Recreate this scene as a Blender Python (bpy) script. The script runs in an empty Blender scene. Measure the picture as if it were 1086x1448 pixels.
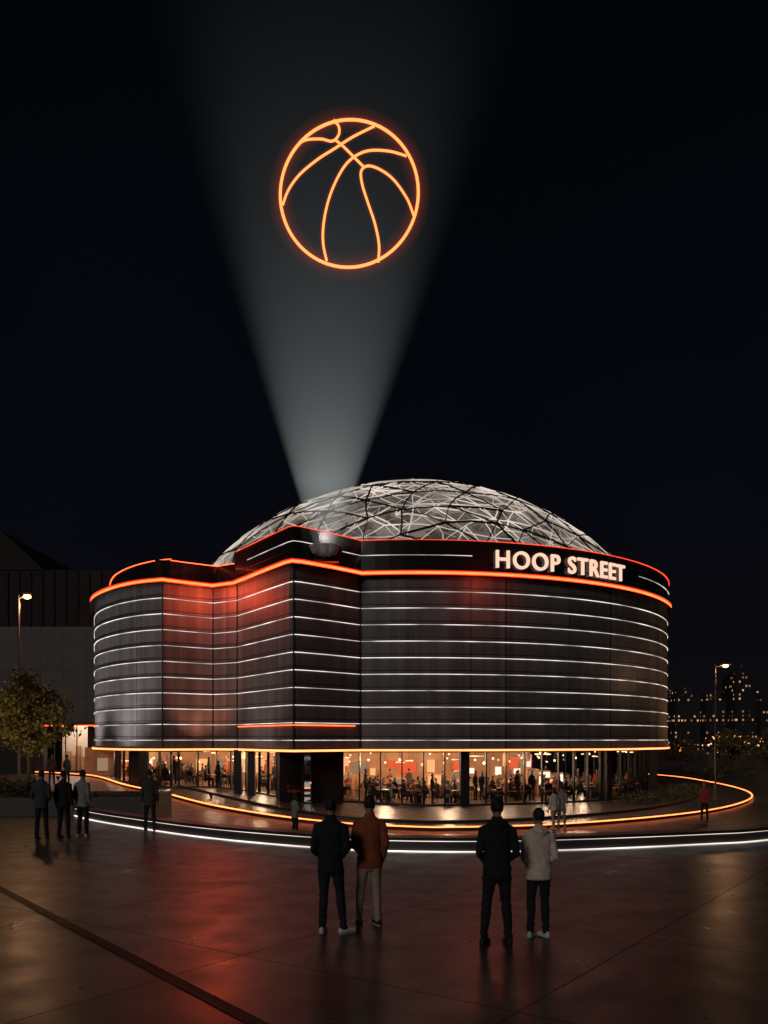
import bpy, bmesh, math, random
from mathutils import Vector, Matrix, noise
from mathutils.bvhtree import BVHTree
random.seed(7)
scene = bpy.context.scene
scene.view_settings.view_transform = 'Standard'
scene.view_settings.look = 'None'
scene.view_settings.exposure = 0
COL = scene.collection

# ---------------------------------------------------------------- helpers
def link(o, parent=None):
    COL.objects.link(o)
    if parent is not None:
        o.parent = parent
    return o

def empty(name, loc=(0, 0, 0)):
    e = bpy.data.objects.new(name, None)
    e.empty_display_size = 0.5
    e.location = loc
    COL.objects.link(e)
    return e

def mesh_obj(name, verts, faces, mats=None, parent=None, smooth=False, uvs=None, midx=None):
    me = bpy.data.meshes.new(name)
    me.from_pydata([tuple(v) for v in verts], [], faces)
    if mats:
        for m in (mats if isinstance(mats, (list, tuple)) else [mats]):
            me.materials.append(m)
    if uvs:
        ul = me.uv_layers.new(name='UVMap')
        for poly in me.polygons:
            for li in poly.loop_indices:
                ul.data[li].uv = uvs[me.loops[li].vertex_index]
    if midx:
        for p, i in zip(me.polygons, midx):
            p.material_index = i
    if smooth:
        for p in me.polygons:
            p.use_smooth = True
    me.update()
    o = bpy.data.objects.new(name, me)
    return link(o, parent)

class MB:
    """mesh buffer"""
    def __init__(s):
        s.v = []; s.f = []; s.m = []
    def add(s, vs, fs, m=0):
        b = len(s.v)
        s.v += [tuple(v) for v in vs]
        for f in fs:
            s.f.append([i + b for i in f]); s.m.append(m)
    def box(s, x0, x1, y0, y1, z0, z1, m=0, rot=0, c=None):
        vs = [(x0,y0,z0),(x1,y0,z0),(x1,y1,z0),(x0,y1,z0),(x0,y0,z1),(x1,y0,z1),(x1,y1,z1),(x0,y1,z1)]
        if c is not None:
            ca, sa = math.cos(rot), math.sin(rot)
            vs = [(c[0]+x*ca-y*sa, c[1]+x*sa+y*ca, z) for x, y, z in vs]
        s.add(vs, [(0,3,2,1),(4,5,6,7),(0,1,5,4),(1,2,6,5),(2,3,7,6),(3,0,4,7)], m)
    def strut(s, a, b, r, m=0, n=4, r2=None):
        a = Vector(a); b = Vector(b); t = (b-a)
        if t.length < 1e-5: return
        t.normalize()
        ref = Vector((0,0,1)) if abs(t.z) < .9 else Vector((1,0,0))
        u = t.cross(ref).normalized(); w = t.cross(u)
        r2 = r if r2 is None else r2
        vs = []
        for p, rr in ((a, r), (b, r2)):
            for k in range(n):
                an = 2*math.pi*k/n
                vs.append(p + u*math.cos(an)*rr + w*math.sin(an)*rr)
        fs = [(k, (k+1) % n, n+(k+1) % n, n+k) for k in range(n)]
        fs += [tuple(range(n))[::-1], tuple(range(n, 2*n))]
        s.add(vs, fs, m)
    def lathe(s, c, prof, n=16, m=0):
        vs = []
        for r, z in prof:
            for k in range(n):
                a = 2*math.pi*k/n
                vs.append((c[0]+r*math.cos(a), c[1]+r*math.sin(a), c[2]+z))
        fs = []
        for i in range(len(prof)-1):
            for k in range(n):
                fs.append((i*n+k, i*n+(k+1) % n, (i+1)*n+(k+1) % n, (i+1)*n+k))
        fs.append(tuple(range(n))[::-1]); L = (len(prof)-1)*n
        fs.append(tuple(range(L, L+n)))
        s.add(vs, fs, m)
    def obj(s, name, mats, parent=None, smooth=False):
        return mesh_obj(name, s.v, s.f, mats, parent, smooth, midx=s.m)

def N(nt, typ, **kw):
    n = nt.nodes.new(typ)
    for k, v in kw.items():
        setattr(n, k, v)
    return n

def pmat(name, col, rough=.5, metal=0., var=.25, nscale=3., bump=0., bscale=20., coat=0.):
    m = bpy.data.materials.new(name); m.use_nodes = True
    nt = m.node_tree; b = nt.nodes['Principled BSDF']
    tc = N(nt, 'ShaderNodeTexCoord')
    nz = N(nt, 'ShaderNodeTexNoise'); nz.inputs['Scale'].default_value = nscale; nz.inputs['Detail'].default_value = 5
    nt.links.new(tc.outputs['Object'], nz.inputs['Vector'])
    cr = N(nt, 'ShaderNodeMapRange')
    cr.inputs['To Min'].default_value = 1-var; cr.inputs['To Max'].default_value = 1+var
    nt.links.new(nz.outputs['Fac'], cr.inputs['Value'])
    mx = N(nt, 'ShaderNodeVectorMath', operation='SCALE'); mx.inputs[0].default_value = col[:3]
    nt.links.new(cr.outputs['Result'], mx.inputs['Scale'])
    nt.links.new(mx.outputs[0], b.inputs['Base Color'])
    b.inputs['Roughness'].default_value = rough
    b.inputs['Metallic'].default_value = metal
    b.inputs['Coat Weight'].default_value = coat
    if bump:
        n2 = N(nt, 'ShaderNodeTexNoise'); n2.inputs['Scale'].default_value = bscale; n2.inputs['Detail'].default_value = 4
        nt.links.new(tc.outputs['Object'], n2.inputs['Vector'])
        bp = N(nt, 'ShaderNodeBump'); bp.inputs['Strength'].default_value = bump; bp.inputs['Distance'].default_value = .02
        nt.links.new(n2.outputs['Fac'], bp.inputs['Height']); nt.links.new(bp.outputs['Normal'], b.inputs['Normal'])
    return m

def emat(name, col, s=1., var=0., nscale=.6):
    m = bpy.data.materials.new(name); m.use_nodes = True
    nt = m.node_tree; nt.nodes.clear()
    o = N(nt, 'ShaderNodeOutputMaterial'); e = N(nt, 'ShaderNodeEmission')
    e.inputs['Color'].default_value = (*col, 1); e.inputs['Strength'].default_value = s
    if var:
        tc = N(nt, 'ShaderNodeTexCoord'); nz = N(nt, 'ShaderNodeTexNoise'); nz.inputs['Scale'].default_value = nscale
        nt.links.new(tc.outputs['Object'], nz.inputs['Vector'])
        mr = N(nt, 'ShaderNodeMapRange'); mr.inputs['From Min'].default_value=.35; mr.inputs['From Max'].default_value=.65
        mr.inputs['To Min'].default_value = s*(1-var); mr.inputs['To Max'].default_value = s*(1+var)
        nt.links.new(nz.outputs['Fac'], mr.inputs['Value']); nt.links.new(mr.outputs['Result'], e.inputs['Strength'])
    nt.links.new(e.outputs[0], o.inputs['Surface'])
    return m

def light(name, typ, loc, energy, col, parent=None, size=.2, aim=None, spot=None, blend=.5):
    l = bpy.data.lights.new(name, typ); l.energy = energy; l.color = col
    l.shadow_soft_size = size
    if spot: l.spot_size = spot; l.spot_blend = blend
    o = bpy.data.objects.new(name, l); o.location = loc
    if aim is not None:
        o.rotation_euler = (Vector(aim)-Vector(loc)).to_track_quat('-Z', 'Y').to_euler()
    return link(o, parent)

# ---------------------------------------------------------------- path tools
def normals(path, closed=False):
    out = []
    n = len(path)
    for i in range(n):
        a = path[i-1] if (i > 0 or closed) else None
        b = path[(i+1) % n] if (i < n-1 or closed) else None
        p = path[i]; ns = []
        if a is not None:
            d = Vector((p[0]-a[0], p[1]-a[1])).normalized(); ns.append(Vector((d.y, -d.x)))
        if b is not None:
            d = Vector((b[0]-p[0], b[1]-p[1])).normalized(); ns.append(Vector((d.y, -d.x)))
        if len(ns) == 2:
            m = (ns[0]+ns[1])
            m.normalize(); k = 1/max(.45, m.dot(ns[0])); out.append(m*k)
        else: out.append(ns[0])
    return out

def offset(path, d, closed=False):
    ns = normals(path, closed)
    return [(p[0]+n.x*d, p[1]+n.y*d) for p, n in zip(path, ns)]

def sweep(name, path, prof, mat, parent=None, closed=False, openp=False, zf=None, smooth=False):
    ns = normals(path, closed); vs = []; uv = []; s = 0; np_ = len(prof); prev = None
    for p, n in zip(path, ns):
        if prev is not None: s += math.hypot(p[0]-prev[0], p[1]-prev[1])
        prev = p
        zz = zf(p[0], p[1]) if zf else 0
        for o, z in prof:
            vs.append((p[0]+n.x*o, p[1]+n.y*o, z+zz)); uv.append((s, z))
    fs = []; n = len(path)
    for i in range(n if closed else n-1):
        j = (i+1) % n
        for k in range(np_-1 if openp else np_):
            l = (k+1) % np_
            fs.append((i*np_+k, j*np_+k, j*np_+l, i*np_+l))
    if not closed and not openp:
        fs.append(tuple(range(np_))); fs.append(tuple(range((n-1)*np_, n*np_))[::-1])
    return mesh_obj(name, vs, fs, mat, parent, smooth, uvs=uv)

def rect(o0, o1, z0, z1): return [(o0, z0), (o1, z0), (o1, z1), (o0, z1)]

def catmull(pts, sub=8):
    out = []; n = len(pts); P = [Vector(p) for p in pts]
    for i in range(n-1):
        a = P[max(i-1, 0)]; b = P[i]; c = P[i+1]; d = P[min(i+2, n-1)]
        for k in range(sub):
            t = k/sub
            out.append(tuple(.5*((2*b)+(c-a)*t+(2*a-5*b+4*c-d)*t*t+(3*b-a-3*c+d)*t**3)))
    out.append(tuple(P[-1])); return out

# ---------------------------------------------------------------- camera / world
cam = bpy.data.cameras.new('Camera'); cam.sensor_width = 36; cam.lens = 29.83
cam.shift_y = .2217; cam.clip_end = 3000
co = bpy.data.objects.new('Camera', cam); co.location = (0, 0, 2.56); co.rotation_euler = (math.radians(90), 0, 0)
link(co); scene.camera = co

w = bpy.data.worlds.new('World'); scene.world = w; w.use_nodes = True
nt = w.node_tree; bg = nt.nodes['Background']
tc = N(nt, 'ShaderNodeTexCoord'); sx = N(nt, 'ShaderNodeSeparateXYZ'); nt.links.new(tc.outputs['Generated'], sx.inputs[0])
rp = N(nt, 'ShaderNodeValToRGB'); nt.links.new(sx.outputs['Z'], rp.inputs['Fac'])
e = rp.color_ramp.elements
e[0].position = 0; e[0].color = (.0052, .0038, .0038, 1)
e[1].position = .75; e[1].color = (.0006, .0008, .0012, 1)
x = e.new(.10); x.color = (.0028, .0028, .0042, 1)
x = e.new(.35); x.color = (.0015, .0021, .0042, 1)
nz = N(nt, 'ShaderNodeTexNoise'); nz.inputs['Scale'].default_value = 2.2; nz.inputs['Detail'].default_value = 4
nt.links.new(tc.outputs['Generated'], nz.inputs['Vector'])
mr = N(nt, 'ShaderNodeMapRange'); mr.inputs['To Min'].default_value=.5; mr.inputs['To Max'].default_value=1.6
nt.links.new(nz.outputs['Fac'], mr.inputs['Value']); nt.links.new(rp.outputs[0], bg.inputs['Color'])
nt.links.new(mr.outputs[0], bg.inputs['Strength'])
sun = bpy.data.lights.new('fill_sun', 'SUN'); sun.energy = .40; sun.angle = math.radians(14); sun.color = (1, .91, .86)
so = bpy.data.objects.new('fill_sun', sun); so.rotation_euler = Vector((.42, .85, -.42)).to_track_quat('-Z', 'Y').to_euler(); link(so)  # added warm fill from behind the camera, not a moon in the sky

# ---------------------------------------------------------------- materials
M_led_w = emat('led_white', (1, .88, .80), .95, .6, .5)
M_led_or = emat('led_orange', (1, .085, .022), 5.5, .12)
M_band_glow = emat('band_red_glow', (1, .022, .006), 2.6)  # red glow around the orange band LED, put in as an emissive strip
M_led_top = emat('led_roofline', (1, .05, .014), 2.0, .5, .15)
M_led_soft = emat('led_soffit', (1, .24, .08), 3.8, .1)
M_led_ring = emat('led_ring', (1, .20, .05), 4.4, .15)
M_led_curb = emat('led_curb', (1, .86, .76), 1.25, .35, .4)
M_black = pmat('black_panel', (.014, .012, .012), .25, .0, .3, 1.5, coat=.3)
M_col = pmat('column_stone', (.016, .014, .013), .55, .0, .4, 2.5, bump=.2)
M_frame = pmat('black_frame', (.012, .012, .013), .4, .3)
M_soffit = pmat('soffit', (.05, .045, .04), .5)
M_roof = pmat('roof', (.03, .03, .03), .8)
M_wood = pmat('wood_interior', (.42, .22, .11), .5, var=.5, nscale=1.2)
M_floor = pmat('interior_floor', (.16, .11, .08), .3)

def facade_mat():
    m = bpy.data.materials.new('facade_ribbed_metal'); m.use_nodes = True
    nt = m.node_tree; b = nt.nodes['Principled BSDF']
    uv = N(nt, 'ShaderNodeUVMap')
    wv = N(nt, 'ShaderNodeTexWave'); wv.inputs['Scale'].default_value = 1.0; wv.bands_direction = 'X'
    nt.links.new(uv.outputs[0], wv.inputs['Vector'])
    bp = N(nt, 'ShaderNodeBump'); bp.inputs['Strength'].default_value = .22; bp.inputs['Distance'].default_value = .02
    nt.links.new(wv.outputs['Fac'], bp.inputs['Height']); nt.links.new(bp.outputs[0], b.inputs['Normal'])
    mp = N(nt, 'ShaderNodeMapping'); mp.inputs['Scale'].default_value = (1.6, .05, 1); nt.links.new(uv.outputs[0], mp.inputs['Vector'])
    nz = N(nt, 'ShaderNodeTexNoise'); nz.inputs['Scale'].default_value = 1.2; nz.inputs['Detail'].default_value = 6
    nt.links.new(mp.outputs[0], nz.inputs['Vector'])
    br = N(nt, 'ShaderNodeTexBrick'); br.offset = 0
    br.inputs['Scale'].default_value = 1; br.inputs['Brick Width'].default_value = 6.2; br.inputs['Row Height'].default_value = .9
    br.inputs['Mortar Size'].default_value = .03; br.inputs['Color1'].default_value = (.78, .78, .82, 1)
    br.inputs['Color2'].default_value = (1.12, 1.10, 1.16, 1); br.inputs['Mortar'].default_value = (.25, .25, .25, 1)
    nt.links.new(uv.outputs[0], br.inputs['Vector'])
    mr = N(nt, 'ShaderNodeMapRange'); mr.inputs['From Min'].default_value=.3; mr.inputs['From Max'].default_value=.7
    mr.inputs['To Min'].default_value = .10; mr.inputs['To Max'].default_value = .18
    nt.links.new(nz.outputs['Fac'], mr.inputs['Value'])
    vm = N(nt, 'ShaderNodeVectorMath', operation='SCALE'); nt.links.new(br.outputs['Color'], vm.inputs[0]); nt.links.new(mr.outputs[0], vm.inputs['Scale'])
    nt.links.new(vm.outputs[0], b.inputs['Base Color'])
    b.inputs['Metallic'].default_value = .1; b.inputs['Roughness'].default_value = .52
    b.inputs['Specular IOR Level'].default_value = .35
    return m
M_fac = facade_mat()

def glass_mat():
    m = bpy.data.materials.new('shop_glass'); m.use_nodes = True
    nt = m.node_tree; nt.nodes.clear()
    o = N(nt, 'ShaderNodeOutputMaterial'); t = N(nt, 'ShaderNodeBsdfTransparent'); g = N(nt, 'ShaderNodeBsdfGlossy')
    t.inputs[0].default_value = (.93, .92, .91, 1); g.inputs['Roughness'].default_value = .03
    f = N(nt, 'ShaderNodeFresnel'); f.inputs['IOR'].default_value = 1.4
    mx = N(nt, 'ShaderNodeMixShader'); nt.links.new(f.outputs[0], mx.inputs[0]); nt.links.new(t.outputs[0], mx.inputs[1]); nt.links.new(g.outputs[0], mx.inputs[2])
    nt.links.new(mx.outputs[0], o.inputs[0]); return m
M_glass = glass_mat()

def paving_mat(name, base, rough, cell=(2.4, 2.4), rot=.5, joint=.5, tint=(1, 1, 1), rv=.1):
    m = bpy.data.materials.new(name); m.use_nodes = True
    nt = m.node_tree; b = nt.nodes['Principled BSDF']
    tc = N(nt, 'ShaderNodeTexCoord'); mp = N(nt, 'ShaderNodeMapping'); mp.inputs['Rotation'].default_value = (0, 0, rot)
    nt.links.new(tc.outputs['Object'], mp.inputs['Vector'])
    br = N(nt, 'ShaderNodeTexBrick'); br.offset = 0; br.inputs['Scale'].default_value = 1
    br.inputs['Brick Width'].default_value = cell[0]; br.inputs['Row Height'].default_value = cell[1]
    br.inputs['Mortar Size'].default_value = .014; br.inputs['Mortar Smooth'].default_value = .2
    br.inputs['Color1'].default_value = (.88, .88, .88, 1); br.inputs['Color2'].default_value = (1.1, 1.1, 1.1, 1)
    br.inputs['Mortar'].default_value = (joint, joint, joint, 1)
    nt.links.new(mp.outputs[0], br.inputs['Vector'])
    n1 = N(nt, 'ShaderNodeTexNoise'); n1.inputs['Scale'].default_value = .7; n1.inputs['Detail'].default_value = 8; n1.inputs['Roughness'].default_value = .6
    nt.links.new(tc.outputs['Object'], n1.inputs['Vector'])
    n2 = N(nt, 'ShaderNodeTexNoise'); n2.inputs['Scale'].default_value = 30; n2.inputs['Detail'].default_value = 4
    nt.links.new(tc.outputs['Object'], n2.inputs['Vector'])
    mr = N(nt, 'ShaderNodeMapRange'); mr.inputs['From Min'].default_value=.2; mr.inputs['From Max'].default_value=.8
    mr.inputs['To Min'].default_value = base*.4; mr.inputs['To Max'].default_value = base*1.6; nt.links.new(n1.outputs['Fac'], mr.inputs['Value'])
    v = N(nt, 'ShaderNodeVectorMath', operation='SCALE'); nt.links.new(br.outputs['Color'], v.inputs[0]); nt.links.new(mr.outputs[0], v.inputs['Scale'])
    v2 = N(nt, 'ShaderNodeVectorMath', operation='MULTIPLY'); v2.inputs[1].default_value = tint; nt.links.new(v.outputs[0], v2.inputs[0])
    nt.links.new(v2.outputs[0], b.inputs['Base Color'])
    rr = N(nt, 'ShaderNodeMapRange'); rr.inputs['From Min'].default_value=.2; rr.inputs['From Max'].default_value=.8
    rr.inputs['To Min'].default_value = rough-rv; rr.inputs['To Max'].default_value = rough+rv
    n3 = N(nt, 'ShaderNodeTexNoise'); n3.inputs['Scale'].default_value = 1.5; n3.inputs['Detail'].default_value = 5; n3.inputs['Roughness'].default_value = .55
    nt.links.new(tc.outputs['Object'], n3.inputs['Vector'])
    nt.links.new(n3.outputs['Fac'], rr.inputs['Value'])
    ra = N(nt, 'ShaderNodeMath', operation='MULTIPLY_ADD'); ra.inputs[1].default_value = .25
    nt.links.new(br.outputs['Fac'], ra.inputs[0]); nt.links.new(rr.outputs[0], ra.inputs[2]); nt.links.new(ra.outputs[0], b.inputs['Roughness'])
    bp = N(nt, 'ShaderNodeBump'); bp.inputs['Strength'].default_value = .22; bp.inputs['Distance'].default_value = .004
    nt.links.new(n2.outputs['Fac'], bp.inputs['Height']); nt.links.new(bp.outputs[0], b.inputs['Normal'])
    b.inputs['Specular IOR Level'].default_value = .5
    return m
M_plaza = paving_mat('plaza_concrete', .036, .34, (3.6, 3.6), .62, .3, (1.0, .96, .94), .12)
M_court = paving_mat('court_paving', .075, .36, (1.8, 1.8), .3, .5, (1.05, .95, .84), .1)

# ---------------------------------------------------------------- ground
ZK = [(-22, -.02), (-20, -.02), (-11.5, -.35), (-8, -.6), (-4, -.85), (-1.2, -1.05), (2, -1.2), (2000, -1.2)]
def zg(x, y=0):
    if x <= ZK[0][0]: return ZK[0][1]
    for (a, za), (b, zb) in zip(ZK, ZK[1:]):
        if x <= b: return za+(zb-za)*(x-a)/(b-a)
    return -1.2
xs = [-1500, -400, -100, -40, -22] + [-20+i*1.0 for i in range(0, 24)] + [30, 60, 100, 400, 1500]
ys = [-20, 10, 20, 40, 60, 80, 120, 300, 1500]
vs = [(x, y, zg(x)) for y in ys for x in xs]; nx = len(xs)
fs = [(j*nx+i, j*nx+i+1, (j+1)*nx+i+1, (j+1)*nx+i) for j in range(len(ys)-1) for i in range(nx-1)]
mesh_obj('ground', vs, fs, M_court)

curb = catmull([(-12.5, 32.0), (-9.7, 27.4), (-6.9, 24.2), (-4.4, 21.8), (-1.53, 19.9), (.27, 19.3), (2.5, 19.2), (5.0, 19.7), (7.8, 20.6), (9.6, 21.4), (14, 24.6), (20, 31.5), (27, 42)], 8)
pl = [(p[0], p[1]) for p in curb]
poly = [(-60, -15), (60, -15), (60, 42)] + pl[::-1] + [(-12.5, 33), (-60, 33)]
n = len(poly)
vs = [(x, y, 0) for x, y in poly] + [(x, y, -1.6) for x, y in poly]
mesh_obj('plaza', vs, [tuple(range(n))] + [(i, i+n, (i+1) % n+n, (i+1) % n) for i in range(n)], M_plaza)

lw = empty('low_wall')
M_conc = pmat('dark_concrete', (.03, .028, .027), .45, bump=.2)
sweep('wall_body', pl, rect(-.42, .0, -.01, .24), M_conc, lw)
sweep('wall_coping', pl, rect(-.45, .05, .258, .33), M_conc, lw)
sweep('led_top', pl, rect(-.02, .035, .243, .256), M_led_curb, lw)
sweep('led_bottom', pl, rect(.004, .06, .004, .028), M_led_curb, lw)

dr = MB()
a = Vector((-9.5, 18.2)); b_ = Vector((.9, 5.05)); d = (b_-a); L = d.length; ang = math.atan2(d.y, d.x)
dr.box(0, L, -.075, -.068, .004, .010, 0, ang, a); dr.box(0, L, .068, .075, .004, .010, 0, ang, a)
k = 0
while k < L:
    dr.box(k, k+.022, -.067, .067, .004, .009, 0, ang, a); k += .045
dr.obj('drain_channel', [pmat('drain_iron', (.02, .02, .02), .45, .8)])
mesh_obj('drain_slot', [(a.x+math.cos(ang)*q-math.sin(ang)*s_, a.y+math.sin(ang)*q+math.cos(ang)*s_, .0035) for q, s_ in ((0, -.07), (L, -.07), (L, .07), (0, .07))], [(0, 1, 2, 3)], pmat('slot_black', (.004, .004, .004), .9)).parent = bpy.data.objects['drain_channel']

ring = [(-30, 66), (-24, 61.5), (-19.2, 56.5), (-15, 49), (-11.5, 44), (-7.9, 38.9), (-4.3, 35.6), (-1.2, 34.6), (2.2, 34.7), (6.4, 35.6), (11.5, 38.6), (16.4, 43), (20.5, 48.5), (23.7, 54.6), (26, 62), (27.6, 72), (28, 84), (24, 98)]
ring = [(p[0], p[1]) for p in catmull(ring, 8)]
rk = empty('ring_kerb')
sweep('kerb_stone', ring, rect(-.35, 0, -.05, .13), M_conc, rk, zf=zg)
sweep('kerb_led', ring, rect(-.05, .03, .132, .175), M_led_ring, rk, zf=zg)
ring2 = offset(ring, -3.2)
sweep('footpath_kerb', [p for p in ring2 if p[1] < 80], rect(-.15, 0, -.03, .12), M_conc, rk, zf=zg)

# ---------------------------------------------------------------- arena
arena = empty('arena_building')
CX, CY, R = 1.6, 65.4, 19.2
lf = catmull([(-22.4, 72), (-21.5, 64), (-19.85, 58.2), (-18.2, 54.0), (-16.2, 51.0), (-14.2, 49.1), (-12.6, 48.3)], 5)
front = [(p[0], p[1]) for p in lf]
front += [(-11.3, 49.35), (-10.1, 50.2), (-8.5, 49.2), (-7.2, 47.16), (-5.9, 45.1), (-4.85, 43.5), (-4.6, 43.25), (-4.3, 43.4), (-3.0, 44.6)]
a0 = math.atan2(46.4-CY, -1.3-CX)
aend = math.radians(95)
na = 80
drum = [(CX+R*math.cos(a0+(aend-a0)*i/na), CY+R*math.sin(a0+(aend-a0)*i/na)) for i in range(na+1)]
path = front + drum + [(-22.4, 84.6)]
iw = len(lf)+2                       # index of the (-8.5, 49.2) corner
right = path[iw:-1]
leftp = offset(path, -1.0, True)[:iw] + [(-7.9, 49.9)]
gp = offset(path, -1.35, True)
ZS, ZB, ZR, ZL = 1.95, 11.4, 13.38, 13.0
sweep('facade', path, [(0, ZS), (0, ZB)], M_fac, arena, True, True)
def cap(name, pth, z, mat):
    return mesh_obj(name, [(x, y, z) for x, y in pth], [tuple(range(len(pth)))], mat, arena)
cap('soffit', offset(path, -.001, True), ZS, M_soffit)
cap('ledge_deck', offset(path, .12, True), 11.75, M_roof)
cap('roof', right+[(-8.5, 84.5)], 13.1, M_roof)
cap('roof_low', leftp+[(-8.6, 84), (-21.3, 84)], 12.75, M_roof)
sweep('fascia', right, rect(-.3, .10, 11.752, ZR), M_black, arena)
sweep('fascia_low', leftp, rect(-.3, 0, 11.752, ZL), M_black, arena)
sweep('roof_side', [(-8.5, 84.5), (-8.5, 49.35)], rect(0, .2, 11.753, ZR-.01), M_black, arena)
sweep('ledge', path, rect(-.05, .34, 11.40, 11.46), M_black, arena, True)
sweep('ledge_top', path, rect(-.05, .34, 11.70, 11.735), M_black, arena, True)
sweep('band_glow_strip', path, rect(.0, .20, 11.462, 11.698), M_band_glow, arena, True)
sweep('band_led', path, rect(.205, .28, 11.53, 11.64), M_led_or, arena, True)
sweep('roof_led', right, rect(-.02, .14, ZR+.002, ZR+.030), M_led_top, arena)
sweep('roof_led_low', leftp, rect(-.02, .04, ZL+.002, ZL+.035), M_led_or, arena)
sweep('bottom_trim', path, rect(-.06, .12, ZS-.06, ZS+.06), M_black, arena, True)
sweep('soffit_led', path, rect(.122, .16, ZS-.05, ZS+.055), M_led_soft, arena, True)

def sub(xa, xb):
    """front path between two world x values (front is monotone in x)"""
    out = []
    fp = [p for p in (front[8:] + drum) ]
    for (p, q) in zip(fp, fp[1:]):
        if q[0] <= p[0]: break
        for xv in (xa, xb):
            if p[0] <= xv < q[0]:
                t = (xv-p[0])/(q[0]-p[0]); out.append((xv, p[1]+(q[1]-p[1])*t))
        if xa < q[0] < xb: out.append(q)
    return sorted(set(out))
zl = ZB-.82; i = 0
while zl > 2.4:
    sweep('led_line_%d' % i, path, rect(.003, .04, zl, zl+.030), M_led_w, arena, True)
    sweep('led_hood_%d' % i, path, rect(.002, .05, zl+.031, zl+.045), M_black, arena, True)
    zl -= .9; i += 1
sweep('led_accent', sub(-8.4, -1.6), rect(.003, .06, 3.25, 3.30), M_led_or, arena)
sweep('fascia_line_a', sub(-7.6, -3.6), rect(.104, .13, 12.62, 12.65), M_led_w, arena)
sweep('fascia_line_b', sub(-2.3, 4.8), rect(.104, .13, 12.55, 12.58), M_led_w, arena)
sweep('fascia_line_c', sub(15.6, 19.6), rect(.104, .13, 12.55, 12.58), M_led_w, arena)
sweep('fascia_seam', right, rect(.101, .12, 12.18, 12.20), M_frame, arena)
jb = MB()
for (x, y) in [(-12.6, 48.3), (-10.1, 50.2), (-8.5, 49.2), (-4.6, 43.25), (-1.3, 46.4)]:
    jb.box(x-.04, x+.04, y-.06, y+.02, ZS, ZB, 0)
for dg_ in (-74.5, -52, -33, -16):
    a = math.radians(dg_); jb.box(-.015, .02, -.03, .03, ZS, ZB, 0, a, (CX+R*math.cos(a), CY+R*math.sin(a)))
jb.obj('facade_joints', [M_frame], arena)

sweep('glazing', gp, [(0, -1.5), (0, ZS)], M_glass, arena, True, True)
sweep('plinth', gp, rect(-.1, .12, -.1, .10), M_conc, arena, True, zf=zg)
sweep('glazing_head', gp, rect(-.06, .06, ZS-.14, ZS-.01), M_frame, arena, True)
mu = MB(); acc = 0
for p, q in zip(gp, gp[1:]):
    seg = math.hypot(q[0]-p[0], q[1]-p[1]); an = math.atan2(q[1]-p[1], q[0]-p[0])
    s_ = acc
    while s_ < seg:
        x = p[0]+(q[0]-p[0])*s_/seg; y = p[1]+(q[1]-p[1])*s_/seg
        mu.box(-.035, .035, -.08, .07, zg(x)-.05, ZS-.01, 0, an, (x, y)); s_ += 1.2
    acc = s_-seg
mu.obj('mullions', [M_frame], arena)
cl = MB()
for (x, y, ww, dd, r_) in [(4.5, 47.6, .5, .45, .15), (13.6, 51.9, .5, .45, .7), (-14.6, 50.4, .9, .5, -.7), (-8.4, 48.9, .45, .45, 0), (-7.5, 48.1, .4, .4, 0), (18.6, 58.6, .5, .5, 1.2)]:
    cl.box(-ww/2, ww/2, -dd/2, dd/2, zg(x)-.1, ZS-.005, 0, r_, (x, y))
cl.box(-1.75, 1.75, -.3, .3, -1.2, ZS-.006, 0, .35, (-4.0, 45.9))
cl.obj('columns', [M_col], arena)

# interior
fl = MB()
for i in range(43):
    xa = -21.5+i; xb = xa+1
    def yr(x):
        if x > -1.3: return CY-math.sqrt(max(0, (R-1.4)**2-(x-CX)**2))
        return 50 if x > -13 else 50+(-13-x)*1.3
    fl.add([(xa, yr(xa), zg(xa)+.03), (xb, yr(xb), zg(xb)+.03), (xb, 68, zg(xb)+.03), (xa, 68, zg(xa)+.03)], [(0, 1, 2, 3)])
fl.obj('interior_floor', [M_floor], arena)
bw = [(CX+9.5*math.cos(math.radians(t)), CY+9.5*math.sin(math.radians(t))) for t in range(-170, 11, 6)]
sweep('interior_wall', bw, [(0, -1.3), (0, ZS)], M_wood, arena, False, True)
sweep('interior_wall_side', [(-21.5, 61), (-14, 58.5), (-7.5, 57.5)], [(0, -1.3), (0, ZS)], M_wood, arena, False, True)
M_scr = [emat('screen_warm', (1, .45, .18), 1.2), emat('screen_white', (1, .80, .60), 1.5), emat('screen_red', (1, .14, .05), .9), emat('screen_dim', (.8, .5, .3), .4)]
sb = MB()
for t in range(-165, 6, 5):
    if random.random() < .25: continue
    a = math.radians(t+random.uniform(-1.5, 1.5)); rr = 9.62
    wv_ = random.uniform(.15, .6); z0 = random.uniform(.1, .8); hh = random.uniform(.3, .9)
    sb.box(-wv_, wv_, -.03, .03, z0, z0+hh, random.choice([0, 1, 1, 2, 3]), a+math.pi/2, (CX+rr*math.cos(a), CY+rr*math.sin(a)))
for x in (-20, -18, -16.5, -14.3, -12.5, -11, -9.4, -8.3):
    sb.box(-.4, .4, -.03, .03, .3, 1.2, random.choice([0, 1, 3]), -.2, (x, 60.3+(-20-x)*.28+.0))
for i in range(16):
    t = math.radians(random.uniform(-112, -25)); rr = random.uniform(10.5, 13); an_ = t+math.pi/2+random.uniform(-.3, .3)
    c_ = (CX+rr*math.cos(t), CY+rr*math.sin(t)); h_ = random.uniform(.2, 1.0)
    sb.box(-.5, .5, -.2, .2, -1.15, h_-.35, 4, an_, c_); sb.box(-.46, .46, -.21, -.205, h_-1.0, h_-.45, random.choice([0, 1, 3, 3]), an_, c_)
sb.obj('wall_screens', M_scr+[M_wood], arena)
pd = MB(); pend = []
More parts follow.
